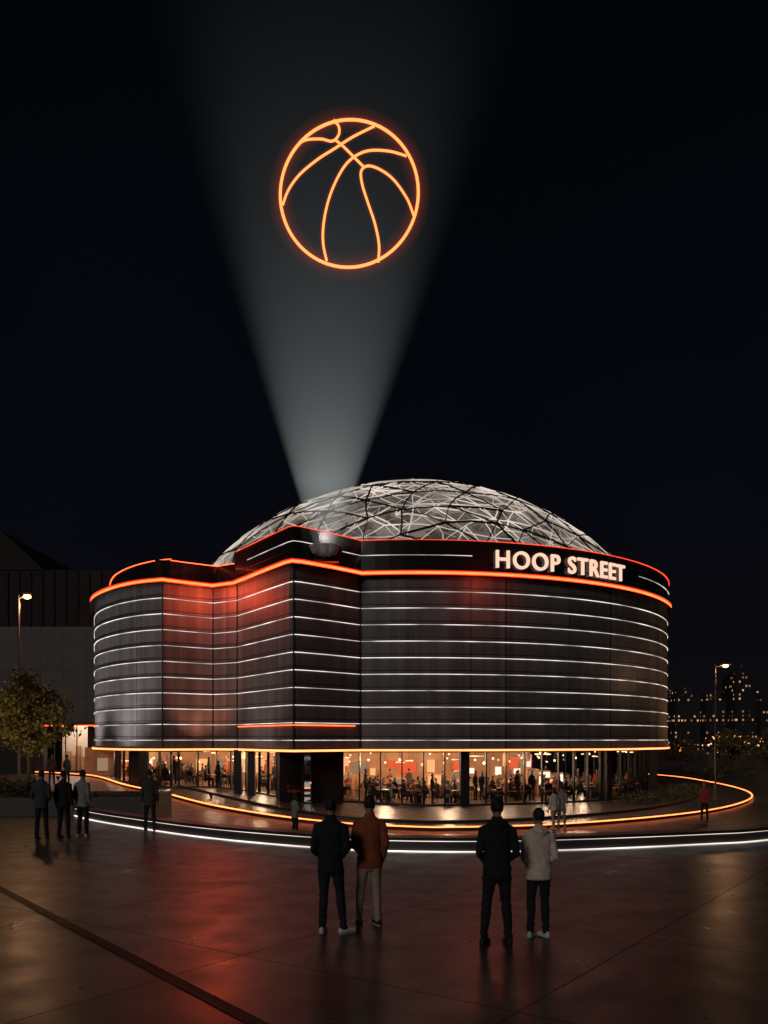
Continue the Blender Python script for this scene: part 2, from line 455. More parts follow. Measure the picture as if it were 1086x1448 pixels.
for t in range(-168, 8, 8):
    for rr in (16.2, 14.1, 12.2, 10.6):
        a = math.radians(t+random.uniform(-4, 4)); r2 = rr+random.uniform(-.7, .7); pend.append((CX+r2*math.cos(a), CY+r2*math.sin(a)))
pend = [p for p in pend if p[1] < 64 and (p[0] > -3 or p[1] > 52)]
pend += [(random.uniform(-19, -6), 52.5+random.uniform(0, 5)) for x in range(18)]
for i, (x, y) in enumerate(pend):
    z = random.uniform(.95, 1.7); s_ = random.uniform(.4, 1.0)
    if i % 4 == 1:
        pd.box(-.5, .5, -.03, .03, z+.1, z+.14, 0, random.uniform(0, 3), (x, y))
    else:
        pd.lathe((x, y, z), [(.02*s_, .12*s_), (.07*s_, .09*s_), (.09*s_, .03*s_), (.085*s_, -.02*s_), (.03*s_, -.07*s_)], 8, 0)
    pd.strut((x, y, z+.1), (x, y, ZS), .008, 1)
pd.obj('pendant_lamps', [emat('pendant_glow', (1, .60, .30), 3.5, .6, 1.5), M_frame], arena)
for i, t in enumerate(range(-160, 1, 16)):
    a = math.radians(t); light('pendant_light', 'POINT', (CX+13.4*math.cos(a), CY+13.4*math.sin(a), 1.3), random.choice((170, 240, 380)), (1, .64, .40), arena, .3)
for x, y in ((-18, 57.6), (-14, 55), (-10.6, 54), (-7.5, 53)):
    light('pendant_light', 'POINT', (x, y, 1.4), 240, (1, .64, .40), arena, .3)

# ---------------------------------------------------------------- dome
DX, DY, DZ, DR = 2.2, 65.0, .47, 21.0
dome = empty('lattice_dome'); dome.parent = arena
def ico(sub_, r, jit, rotz):
    bm = bmesh.new(); bmesh.ops.create_icosphere(bm, subdivisions=sub_, radius=r)
    bmesh.ops.rotate(bm, verts=bm.verts, cent=(0, 0, 0), matrix=Matrix.Rotation(rotz, 3, 'Z') @ Matrix.Rotation(.5, 3, 'X'))
    for v in bm.verts:
        v.co += Vector((random.uniform(-1, 1), random.uniform(-1, 1), random.uniform(-1, 1)))*jit
        v.co = v.co.normalized()*r
    bmesh.ops.delete(bm, geom=[v for v in bm.verts if v.co.z < 11.8], context='VERTS')
    return bm
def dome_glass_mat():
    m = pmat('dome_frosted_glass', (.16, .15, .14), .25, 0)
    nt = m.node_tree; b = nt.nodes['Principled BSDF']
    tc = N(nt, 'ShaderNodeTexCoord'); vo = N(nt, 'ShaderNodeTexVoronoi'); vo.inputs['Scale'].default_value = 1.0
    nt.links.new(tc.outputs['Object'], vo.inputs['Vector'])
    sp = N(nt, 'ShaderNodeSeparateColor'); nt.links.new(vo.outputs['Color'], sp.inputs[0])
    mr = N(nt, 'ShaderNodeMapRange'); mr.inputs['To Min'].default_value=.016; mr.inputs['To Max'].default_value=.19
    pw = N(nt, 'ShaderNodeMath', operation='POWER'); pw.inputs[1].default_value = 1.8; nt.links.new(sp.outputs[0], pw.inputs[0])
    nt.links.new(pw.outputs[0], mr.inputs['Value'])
    b.inputs['Emission Color'].default_value = (1, .82, .70, 1); nt.links.new(mr.outputs[0], b.inputs['Emission Strength'])  # light from inside the dome put into the glass as uneven emission
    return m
bm = ico(5, DR-.15, .3, .3); me = bpy.data.meshes.new('dome_glass'); bm.to_mesh(me); bm.free()
me.materials.append(dome_glass_mat()); o = bpy.data.objects.new('glass_panels', me); o.location = (DX, DY, DZ); link(o, dome)
M_rib = emat('dome_rib_glow', (1, .85, .73), .55, .55, .35)  # ribs are no lamps: the light on them is put in as emission
M_rib2 = emat('dome_rib_glow_dim', (1, .84, .70), .26, .8, .6)
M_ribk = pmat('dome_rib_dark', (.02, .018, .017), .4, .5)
for nm, sb_, r_, jit, keep, th, mt, rz_ in (('ribs_main', 5, DR, .42, .88, .030, M_rib, .3), ('ribs_long', 4, DR+.03, .6, .5, .036, M_rib, .8), ('ribs_dark', 4, DR+.05, .5, .9, .050, M_ribk, 2.1), ('ribs_fine', 5, DR-.06, .5, .35, .018, M_rib2, 1.1)):
    bm = ico(sb_, r_, jit, rz_); q = MB()
    for ed in bm.edges:
        if random.random() > keep: continue
        a, b = ed.verts[0].co, ed.verts[1].co
        mid = (a+b)/2+Vector((random.uniform(-1, 1), random.uniform(-1, 1), random.uniform(-1, 1)))*.12; mid = mid.normalized()*r_
        t_ = th*random.uniform(.6, 1.5)
        q.strut(a, mid, t_); q.strut(mid, b, t_)
    bm.free(); o = q.obj(nm, [mt], dome); o.location = (DX, DY, DZ)

# ---------------------------------------------------------------- sign
sg = empty('hoop_street_sign')
fc = bpy.data.curves.new('txt', 'FONT'); fc.body = 'HOOP STREET'; fc.size = 1.36; fc.extrude = .06; fc.offset = .018; fc.space_character = 1.14
fo = bpy.data.objects.new('txt', fc); link(fo); bpy.context.view_layer.update()
dg = bpy.context.evaluated_depsgraph_get(); tm = bpy.data.meshes.new_from_object(fo.evaluated_get(dg)); bpy.data.objects.remove(fo)
bm = bmesh.new(); bm.from_mesh(tm)
for _ in range(2):
    bmesh.ops.triangulate(bm, faces=bm.faces)
    bmesh.ops.subdivide_edges(bm, edges=[e_ for e_ in bm.edges if e_.calc_length() > .3], cuts=1)
bmesh.ops.triangulate(bm, faces=bm.faces)
xm = max(v.co.x for v in bm.verts); x0 = min(v.co.x for v in bm.verts)
ym0 = min(v.co.y for v in bm.verts); ym1 = max(v.co.y for v in bm.verts)
A0 = math.radians(-76.5); A1 = math.radians(-48.9)
for v in bm.verts:
    t = (v.co.x-x0)/(xm-x0); a = A0+(A1-A0)*t
    rr = R+.24+v.co.z
    z = 11.95+(v.co.y-ym0)/(ym1-ym0)*.98
    v.co = Vector((CX+rr*math.cos(a), CY+rr*math.sin(a), z))
me = bpy.data.meshes.new('letters'); bm.to_mesh(me); bm.free()
me.materials.append(emat('sign_letters', (1, .62, .45), 1.12)); link(bpy.data.objects.new('letters', me), sg)
sgp = [(CX+R*math.cos(a), CY+R*math.sin(a)) for a in [A0-.02+(A1-A0+.04)*i/20 for i in range(21)]]
sweep('letter_rails', sgp, rect(.105, .16, 12.1, 12.13), M_frame, sg)

# ---------------------------------------------------------------- searchlight
sl = empty('searchlight', (-3.1, 43.75, 11.75))
q = MB(); M_slw = pmat('searchlight_paint', (.42, .40, .37), .4)
q.box(-.75, .75, -.25, .45, -.02, .06, 1)
for dx, tl in ((-.42, -.22), (.05, 0.0), (.48, .2)):
    b = len(q.v)
    q.lathe((0, 0, 0), [(.06, -.32), (.20, -.28), (.27, -.1), (.30, .1), (.33, .16), (.33, .2), (.29, .2), (.27, .12)], 18, 0)
    for i in range(b, len(q.v)):
        v = Matrix.Rotation(tl, 3, 'Y') @ Vector(q.v[i]); q.v[i] = (v.x+dx, v.y-.02, v.z+.62)
    q.strut((dx-.32, 0, .05), (dx-.32, 0, .62), .03, 1); q.strut((dx+.32, 0, .05), (dx+.32, 0, .62), .03, 1)
q.obj('heads', [M_slw, M_frame], sl, True)
light('searchlight_spill', 'SPOT', (0, 0, 1.2), 2600, (1, .95, .9), sl, .3, aim=(1.5, 11, 5.0), spot=math.radians(70), blend=1)

BA = Vector((-3.1, 43.7, 10.9)); HT = 36; TN = .350
m = bpy.data.materials.new('beam_haze'); m.use_nodes = True; nt = m.node_tree; nt.nodes.clear()  # beam brightness put in as emission along the cone, nothing scatters
o_ = N(nt, 'ShaderNodeOutputMaterial'); em = N(nt, 'ShaderNodeEmission'); nt.links.new(em.outputs[0], o_.inputs['Volume'])
em.inputs['Color'].default_value = (.93, 1, .98, 1)
tc = N(nt, 'ShaderNodeTexCoord'); sp = N(nt, 'ShaderNodeSeparateXYZ'); nt.links.new(tc.outputs['Object'], sp.inputs[0])
def mth(op, a, b=None, clamp=False):
    n_ = N(nt, 'ShaderNodeMath', operation=op); n_.use_clamp = clamp
    for i_, v_ in enumerate((a, b)):
        if v_ is None: continue
        if isinstance(v_, (int, float)): n_.inputs[i_].default_value = v_
        else: nt.links.new(v_, n_.inputs[i_])
    return n_.outputs[0]
X, Y, Z = sp.outputs
rad = mth('SQRT', mth('ADD', mth('MULTIPLY', X, X), mth('MULTIPLY', Y, Y)))
ratio = mth('DIVIDE', rad, mth('MULTIPLY', Z, TN))
soft = mth('ADD', mth('MULTIPLY', Z, .014), .05)
edge = mth('DIVIDE', mth('SUBTRACT', 1.0, ratio), soft, True)
fall = mth('POWER', mth('DIVIDE', mth('MAXIMUM', Z, 5.0), 7.0), -2.3)
fade = mth('DIVIDE', mth('SUBTRACT', HT, Z), HT*.9, True)
nt.links.new(mth('MULTIPLY', mth('MULTIPLY', mth('MULTIPLY', fall, edge), fade), .027), em.inputs['Strength'])
q = MB(); nseg = 40; prof = [(1.1*TN*1.0, 1.1)] + [(h*TN, h) for h in (4, 10, 20, HT)]
q.lathe((0, 0, 0), prof, nseg)
beam = q.obj('searchlight_beam', [m]); beam.location = BA; beam.rotation_euler = (0, math.radians(1.2), 0)

# ---------------------------------------------------------------- neon basketball
nb = empty('neon_basketball', (-1.8, 44.0, 30.85)); S = .036667
M_neon = emat('neon_orange', (1, .22, .06), 2.7)
def curve(name, pts, bev, mat, cyclic=False):
    c = bpy.data.curves.new(name, 'CURVE'); c.dimensions = '3D'; c.bevel_depth = bev; c.bevel_resolution = 4; c.use_fill_caps = True
    s = c.splines.new('POLY'); s.points.add(len(pts)-1)
    for p, v in zip(s.points, pts): p.co = (v[0], v[1], v[2], 1)
    s.use_cyclic_u = cyclic; c.materials.append(mat)
    o = bpy.data.objects.new(name, c); return link(o, nb)
def glow_volume(name, s):  # emission-only volume that draws the soft glow around the neon tubes
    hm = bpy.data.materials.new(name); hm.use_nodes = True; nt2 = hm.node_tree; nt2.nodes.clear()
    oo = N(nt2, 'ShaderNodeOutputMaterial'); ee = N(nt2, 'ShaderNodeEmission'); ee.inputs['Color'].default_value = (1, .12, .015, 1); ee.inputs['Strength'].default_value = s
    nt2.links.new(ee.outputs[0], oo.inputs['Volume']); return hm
H1, H2, H3 = glow_volume('neon_glow_in', .55), glow_volume('neon_glow_mid', .08), glow_volume('neon_glow_out', .018)
out = []
for i in range(96):
    a = 2*math.pi*i/96; x = 97.5*math.cos(a); z = 104.5*math.sin(a)
    ca, sa = math.cos(-.12), math.sin(-.12); out.append(((x*ca-z*sa)*S, 0, (x*sa+z*ca)*S))
design = {
 'seam_hook': [(-71, 71), (-60, 76), (-40, 77), (-24, 74), (-15, 83), (-15, 95), (-22, 103)],
 'seam_sweep': [(-94, -16), (-86, 5), (-70, 27), (-45, 48), (-20, 64), (5, 80), (35, 95)],
 'seam_center': [(-20, 76), (-8, 66), (8, 50), (21, 37)],
 'seam_arc': [(81, 53), (55, 60), (25, 60), (2, 48), (-14, 27), (-28, -5), (-36, -40), (-37, -70), (-32, -95)],
 'seam_loop': [(91, -31), (82, -8), (64, 18), (45, 33), (27, 39), (17, 32), (18, 14), (26, -12), (36, -42), (42, -72), (41, -97)]}
curve('outline', out, .072, M_neon, True)
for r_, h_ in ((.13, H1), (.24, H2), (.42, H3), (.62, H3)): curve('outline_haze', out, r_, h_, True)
for nm, pts in design.items():
    c3 = [(p[0]*S, -.002, p[1]*S) for p in catmull([(a, b) for a, b in pts], 8)]
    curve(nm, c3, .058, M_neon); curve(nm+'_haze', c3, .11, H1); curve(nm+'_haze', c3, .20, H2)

# ---------------------------------------------------------------- added facade fill spots and red lights
fx = MB()
for (x, y, tx, ty, e_, c_) in [(-20.2, 52.6, -18.2, 54.4, 2600, (1, .90, .84)), (-16.6, 47.6, -15.0, 50.0, 2300, (1, .88, .82)), (-9.0, 44.2, -7.0, 46.8, 700, (1, .80, .70))]:
    light('facade_fill', 'SPOT', (x, y, zg(x)+.35), e_, c_, arena, .3, aim=(tx, ty, 8.5), spot=math.radians(85), blend=1)  # fill spots added to brighten the facade, mostly its left block
    fx.lathe((x, y, zg(x)), [(.06, 0), (.06, .12), (.12, .16), (.12, .28)], 10)
fx.obj('fill_fittings', [M_frame], arena)  # invented fittings to go with the added fill spots
light('recess_red', 'SPOT', (-10.3, 48.4, 2.3), 420, (1, .30, .14), arena, .2, aim=(-10.6, 50.1, 7), spot=math.radians(120), blend=1)
light('plaza_red_fill', 'POINT', (-9.6, 48.4, 11.0), 430, (1, .09, .03), arena, .9)  # unseen point lights added for the red pool on the plaza
light('plaza_red_fill', 'POINT', (5.6, 45.0, 11.15), 80, (1, .08, .03), arena, .5)

# ---------------------------------------------------------------- street lamps
M_pole = pmat('lamp_pole', (.12, .10, .085), .4, .2)
M_lh = emat('lamp_head_glow', (1, .42, .15), 14)
def street_lamp(loc, h, arm, energy):
    e_ = empty('street_lamp', loc); q = MB()
    q.lathe((0, 0, 0), [(.16, 0), (.16, .08), (.1, .12), (.09, .9), (.06, 1.0), (.045, h-.1)], 12)
    q.strut((0, 0, h-.15), (arm*.9, 0, h+.02), .035, 0, 8); q.strut((0, 0, h-.15), (0, 0, h), .045, 0, 8)
    q.box(arm*.55, arm*1.5, -.13, .13, h, h+.09)
    q.obj('pole', [M_pole], e_)
    q = MB(); q.lathe((arm*1.05, 0, h-.12), [(.05, -.05), (.15, .0), (.17, .06), (.13, .115)], 14); q.obj('lamp_glass', [M_lh], e_, True)
    light('lamp_light', 'POINT', (arm*1.05, 0, h-.42), energy, (1, .52, .25), e_, .15)
street_lamp((-16.35, 38, 0), 9.0, .35, 210)
street_lamp((20.7, 53, -1.2), 8.4, .6, 170)
for (x, y) in [(46, 92), (62, 120), (78, 150), (118, 190)]:
    street_lamp((x, y, -1.2), 6.5, .5, 500)

# ---------------------------------------------------------------- trees & shrubs
def leaf_mats(base, n_):
    return [pmat(n_+'_leaf_%d' % i, tuple(c*k for c in base), .6) for i, k in enumerate((.6, 1, 1.5))]
LM = leaf_mats((.13, .11, .025), 'tree')
SM = leaf_mats((.07, .075, .022), 'shrub')
M_bark = pmat('bark', (.06, .042, .03), .9, bump=.5)
def leaves(mb, c, rad, n_, size, shape=(1, 1, 1)):
    for _ in range(n_):
        p = Vector([random.gauss(0, .42)*rad*s for s in shape])+Vector(c)
        u = Vector([random.gauss(0, 1) for _ in range(3)]).normalized(); w_ = u.cross(Vector([random.gauss(0, 1) for _ in range(3)])).normalized()
        s = size*random.uniform(.6, 1.3)
        mb.add([p-u*s, p+w_*s*.5, p+u*s, p-w_*s*.5], [(0, 1, 2, 3)], random.choice((0, 0, 1, 1, 2)))
def tree(loc, h, cr, nclump, nl, ls, th=1.4):
    e_ = empty('tree', loc); q = MB()
    pts = [Vector((0, 0, -.1)), Vector((.04, 0, th*.6)), Vector((-.03, .05, th)), Vector((.05, 0, h*.7))]
    rr = [.12, .09, .075, .03]
    for i in range(3): q.strut(pts[i], pts[i+1], rr[i], 0, 8, rr[i+1])
    cm = MB(); cz = (h+th)/2
    for i in range(nclump):
        a = random.uniform(0, 2*math.pi); f = random.random()**.5; zt = random.uniform(-1, 1)
        rr_ = cr*f*math.sqrt(max(.08, 1-zt*zt))*random.uniform(.75, 1.15)
        c = Vector((rr_*math.cos(a), rr_*math.sin(a), cz+zt*(h-th)/2))
        st = pts[2].lerp(pts[3], random.uniform(0, .8)); md = st.lerp(c, .5)+Vector((0, 0, -.08))
        q.strut(st, md, .03, 0, 5, .018); q.strut(md, c, .018, 0, 5, .006)
        leaves(cm, c, cr*.34, nl, ls, (1, 1, .7))
    q.obj('trunk', [M_bark], e_); cm.obj('crown', LM, e_)
tree((-15.1, 36, 0), 5.4, 1.75, 56, 90, .095, 2.2)
tree((-18.0, 37.5, 0), 4.8, 1.6, 40, 80, .095, 2.0)
tree((34.5, 84, -1.2), 4.6, 2.1, 40, 50, .13, 1.8)
tree((31.5, 90, -1.2), 3.6, 1.9, 34, 50, .13, 1.2)
tree((40, 88, -1.2), 4.4, 2.0, 36, 50, .13, 1.5)
tree((47, 96, -1.2), 4.0, 2.0, 34, 50, .13, 1.5)
pb = empty('planter_box'); q = MB()
q.box(-32, -8.0, 28.2, 28.5, -.9, .60); q.box(-32, -8.0, 31.7, 32, -.9, .60); q.box(-8.3, -8.0, 28.503, 31.697, -.9, .60)
q.obj('planter_walls', [pmat('planter_concrete', (.07, .065, .06), .6, bump=.3)], pb)
mesh_obj('soil', [(-32, 28.5, .5), (-8.3, 28.5, .5), (-8.3, 31.7, .5), (-32, 31.7, .5)], [(0, 1, 2, 3)], pmat('soil', (.03, .02, .015), .95, bump=.8), pb)
light('tree_fill', 'SPOT', (-14.2, 31.0, .75), 520, (1, .70, .34), pb, .1, aim=(-15.4, 36, 3.8), spot=math.radians(70), blend=1)  # spot added to brighten the tree crown, no such fitting in the planter
q = MB()
for i in range(60):
    x = random.uniform(-16, -12.0); y = random.uniform(28.7, 30.6)
    leaves(q, (x, y, .72+random.uniform(0, .2)), .34, 38, .07, (1, 1, .8))
for i in range(50):
    x = random.uniform(-12.3, -8.4); y = random.uniform(28.7, 31.5)
    leaves(q, (x, y, .56), .3, 22, .05, (1, 1, .35))
q.obj('shrubs', SM, None)
q = MB()
for i in range(110):
    t = math.radians(random.uniform(-52, -8)); rr = random.uniform(19.3, 21.6)
    leaves(q, (CX+rr*math.cos(t), CY+rr*math.sin(t), -1.0+random.uniform(0, .2)), .42, 26, .09, (1, 1, .6))
for i in range(80):
    x = random.uniform(29, 60); y = random.uniform(78, 84)
    leaves(q, (x, y, -.8+random.uniform(0, .6)), .7, 26, .14, (1, 1, .7))
q.obj('hedge', SM, None)

# ---------------------------------------------------------------- left neighbour
nbld = empty('neighbour_building')
M_tile = bpy.data.materials.new('grey_cladding'); M_tile.use_nodes = True; nt = M_tile.node_tree; b = nt.nodes['Principled BSDF']
tc = N(nt, 'ShaderNodeTexCoord'); mp = N(nt, 'ShaderNodeMapping'); mp.inputs['Rotation'].default_value = (math.radians(90), 0, 0); nt.links.new(tc.outputs['Object'], mp.inputs[0])
br = N(nt, 'ShaderNodeTexBrick'); br.offset = 0; br.inputs['Scale'].default_value = 1; br.inputs['Brick Width'].default_value = 1.7; br.inputs['Row Height'].default_value = 1.9
br.inputs['Mortar Size'].default_value = .03; br.inputs['Color1'].default_value = (.045, .041, .039, 1); br.inputs['Color2'].default_value = (.06, .054, .051, 1); br.inputs['Mortar'].default_value = (.012, .012, .012, 1)
nt.links.new(mp.outputs[0], br.inputs['Vector']); nt.links.new(br.outputs[0], b.inputs['Base Color']); b.inputs['Roughness'].default_value = .5
q = MB()
q.box(-70, -19, 63, 90, 3.7, 10.9, 0)
q.box(-70, -19, 65.5, 90, 10.9, 15.6, 1)
q.box(-70, -25.4, 63, 64, -.1, 3.7, 1); q.box(-22.0, -19, 63.0, 64, -.1, 3.7, 1); q.box(-70, -19, 72, 90, -.1, 3.7, 1)
q.box(-70, -19, 62.4, 62.99, 3.5, 3.75, 1)
q.add([(-70, 65.4, 15.6), (-26.2, 65.4, 15.6), (-29.5, 65.4, 18.6), (-40, 65.4, 21), (-70, 65.4, 21), (-70, 89, 15.6), (-26.2, 89, 15.6), (-29.5, 89, 18.6), (-40, 89, 21), (-70, 89, 21)],
      [(0, 1, 2, 3, 4), (9, 8, 7, 6, 5), (1, 6, 7, 2), (2, 7, 8, 3), (3, 8, 9, 4)], 1)
for i in range(12): q.box(-30+i*.9, -29.9+i*.9, 65.38, 65.497, 11, 15.5, 1)
q.obj('shell', [M_tile, pmat('dark_cladding', (.009, .008, .008), .8)], nbld)
q = MB(); q.box(-25.4, -22, 67, 67.1, 0, 3.7, 0); q.box(-25.4, -22, 63.2, 67, 3.55, 3.6, 1)
for i in range(9): q.box(-25.3+i*.37, -25.0+i*.37, 66.6, 66.9, .1, random.uniform(.8, 2.4), 2)
q.obj('shop_interior', [pmat('shop_wall', (.6, .5, .42), .7), emat('shop_ceiling_light', (1, .78, .6), 4.5), M_wood], nbld)
q = MB()
for i in range(5): q.box(-25.4+i*.84, -25.35+i*.84, 63.1, 63.2, 0, 3.55)
q.obj('shop_mullions', [M_frame], nbld)
sweep('canopy_led', [(-34, 62.35), (-19.5, 62.35)], rect(.0, .05, 3.52, 3.58), M_led_or, nbld)

# ---------------------------------------------------------------- skyline
def win_mat():
    m = bpy.data.materials.new('tower_windows'); m.use_nodes = True; nt = m.node_tree; b = nt.nodes['Principled BSDF']
    b.inputs['Base Color'].default_value = (.02, .02, .024, 1); b.inputs['Roughness'].default_value = .5
    g = N(nt, 'ShaderNodeNewGeometry'); sp = N(nt, 'ShaderNodeSeparateXYZ'); nt.links.new(g.outputs['Position'], sp.inputs[0])
    def mt(op, a, b_=None):
        n_ = N(nt, 'ShaderNodeMath', operation=op)
        for i_, v_ in enumerate((a, b_)):
            if v_ is None: continue
            if isinstance(v_, (int, float)): n_.inputs[i_].default_value = v_
            else: nt.links.new(v_, n_.inputs[i_])
        return n_.outputs[0]
    u = mt('DIVIDE', mt('ADD', sp.outputs[0], sp.outputs[1]), 1.15); v = mt('DIVIDE', sp.outputs[2], 1.5)
    cb = N(nt, 'ShaderNodeCombineXYZ'); nt.links.new(mt('FLOOR', u), cb.inputs[0]); nt.links.new(mt('FLOOR', v), cb.inputs[1])
    wn = N(nt, 'ShaderNodeTexWhiteNoise', noise_dimensions='3D'); nt.links.new(cb.outputs[0], wn.inputs['Vector'])
    mask = mt('MULTIPLY', mt('LESS_THAN', mt('FRACT', u), .5), mt('LESS_THAN', mt('FRACT', v), .45))
    lit = mt('MULTIPLY', mt('GREATER_THAN', wn.outputs['Value'], .74), mask)
    sc = N(nt, 'ShaderNodeSeparateColor'); nt.links.new(wn.outputs['Color'], sc.inputs[0])
    nt.links.new(mt('MULTIPLY', mt('MULTIPLY', lit, mt('POWER', sc.outputs[1], 3.0)), .9), b.inputs['Emission Strength'])
    b.inputs['Emission Color'].default_value = (1, .5, .24, 1)
    return m
M_win = win_mat()
sk = MB()
def tower(x, y, ww, dd, h):
    sk.box(x-ww/2, x+ww/2, y, y+dd, -1.5, h)
    sk.box(x-ww*.3, x+ww*.3, y+dd*.2, y+dd*.8, h, h+random.uniform(1, 3))
    sk.strut((x+ww*.1, y+dd/2, h+1), (x+ww*.1, y+dd/2, h+5), .12)
tower(128, 300, 7.5, 12, 25.5); tower(119.5, 305, 7, 12, 17); tower(111, 310, 9, 12, 18.5); tower(137, 310, 9, 12, 20)
x = 98
while x < 420:
    ww = random.uniform(6, 13); tower(x, random.uniform(320, 380), ww, 12, random.uniform(9, 20)); x += ww*.85
x = -420
while x < -60:
    ww = random.uniform(8, 16); tower(x, random.uniform(320, 380), ww, 12, random.uniform(10, 22)); x += ww*1.1
sk.obj('city_skyline', [M_win])
q = MB()
for i in range(80):
    y = random.uniform(130, 290); x = y*random.uniform(.335, .50); z = random.uniform(-.6, 4)
    s = random.choice((.04, .06, .08, .12, .2))*y/150
    q.lathe((x, y, z), [(s*.4, -s), (s, -s*.3), (s, s*.3), (s*.4, s)], 8, random.choice((0, 0, 0, 1, 2))); q.strut((x, y, -1.2), (x, y, z-s), .05, 3)
q.obj('distant_lights', [emat('tl_amber', (1, .4, .13), 1.8), emat('tl_white', (1, .8, .62), 1.8), emat('tl_red', (1, .1, .04), 1.2), M_frame])
q = MB()
q.box(30, 300, 100, 112, -1.196, -1.19, 0)
for k in range(30): q.box(32+k*7, 35+k*7, 105.9, 106.1, -1.186, -1.182, 1)
q.obj('road', [pmat('asphalt', (.04, .04, .04), .5), pmat('lane_paint', (.6, .6, .55), .6)])

# ---------------------------------------------------------------- people
def tube(vs, fs, ids, pts, mid, n_=14, capk=.55):
    P = [Vector(p[:3]) for p in pts]; rings = []; f0 = len(fs)
    for i, p in enumerate(P):
        t = (P[min(i+1, len(P)-1)]-P[max(i-1, 0)]).normalized()
        ref = Vector((0, 1, 0)) if abs(t.y) < .8 else Vector((0, 0, 1))
        u = t.cross(ref).normalized(); w_ = t.cross(u).normalized()
        rings.append((p, u, w_, pts[i][3], pts[i][4], t))
    p, u, w_, a, b, t = rings[0]; m_ = min(a, b); R0 = (p-t*m_*capk, u, w_, a*.6, b*.6, t)
    p, u, w_, a, b, t = rings[-1]; m_ = min(a, b); R1 = (p+t*m_*capk, u, w_, a*.6, b*.6, t)
    rings = [R0]+rings+[R1]; base = len(vs)
    for p, u, w_, a, b, t in rings:
        for k in range(n_):
            an = 2*math.pi*k/n_; vs.append(p+u*math.cos(an)*a+w_*math.sin(an)*b)
    for i in range(len(rings)-1):
        for k in range(n_):
            fs.append((base+i*n_+k, base+(i+1)*n_+k, base+(i+1)*n_+(k+1) % n_, base+i*n_+(k+1) % n_))
    fs.append(tuple(base+k for k in range(n_))); L_ = base+(len(rings)-1)*n_
    fs.append(tuple(L_+k for k in range(n_))[::-1])
    ids += [mid]*(len(fs)-f0)

def remesh(vs, fs, vox):
    me = bpy.data.meshes.new('tmp'); me.from_pydata([tuple(v) for v in vs], [], fs); me.update()
    bm = bmesh.new(); bm.from_mesh(me); bmesh.ops.recalc_face_normals(bm, faces=bm.faces); bm.to_mesh(me); bm.free()
    o = bpy.data.objects.new('tmp', me); COL.objects.link(o)
    md = o.modifiers.new('r', 'REMESH'); md.mode = 'VOXEL'; md.voxel_size = vox
    sm = o.modifiers.new('s', 'SMOOTH'); sm.iterations = 3; sm.factor = .5
    bpy.context.view_layer.update(); d_ = bpy.context.evaluated_depsgraph_get()
    out = bpy.data.meshes.new_from_object(o.evaluated_get(d_)); bpy.data.objects.remove(o); return out

def make_hand():
    vs = []; fs = []; ids = []
    tube(vs, fs, ids, [(0, 0, .02, .026, .02), (0, 0, -.03, .036, .016), (0, .002, -.085, .040, .014)], 0, 10)
    for x, l_, r_ in ((-.030, .062, .0078), (-.010, .075, .0085), (.010, .070, .0083), (.029, .055, .007)):
        tube(vs, fs, ids, [(x, .002, -.08, r_, r_), (x*1.05, .006, -.085-l_*.45, r_*.95, r_*.95), (x*1.05, .020, -.085-l_*.78, r_*.85, r_*.85), (x*1.03, .034, -.085-l_*.97, r_*.75, r_*.75)], 0, 8)
    tube(vs, fs, ids, [(-.026, 0, -.02, .013, .012), (-.047, .010, -.050, .0105, .0105), (-.052, .022, -.082, .0088, .0088)], 0, 8)
    me = remesh(vs, fs, .0045)
    return [v.co.copy() for v in me.vertices], [tuple(p.vertices) for p in me.polygons]
HV, HF = make_hand()

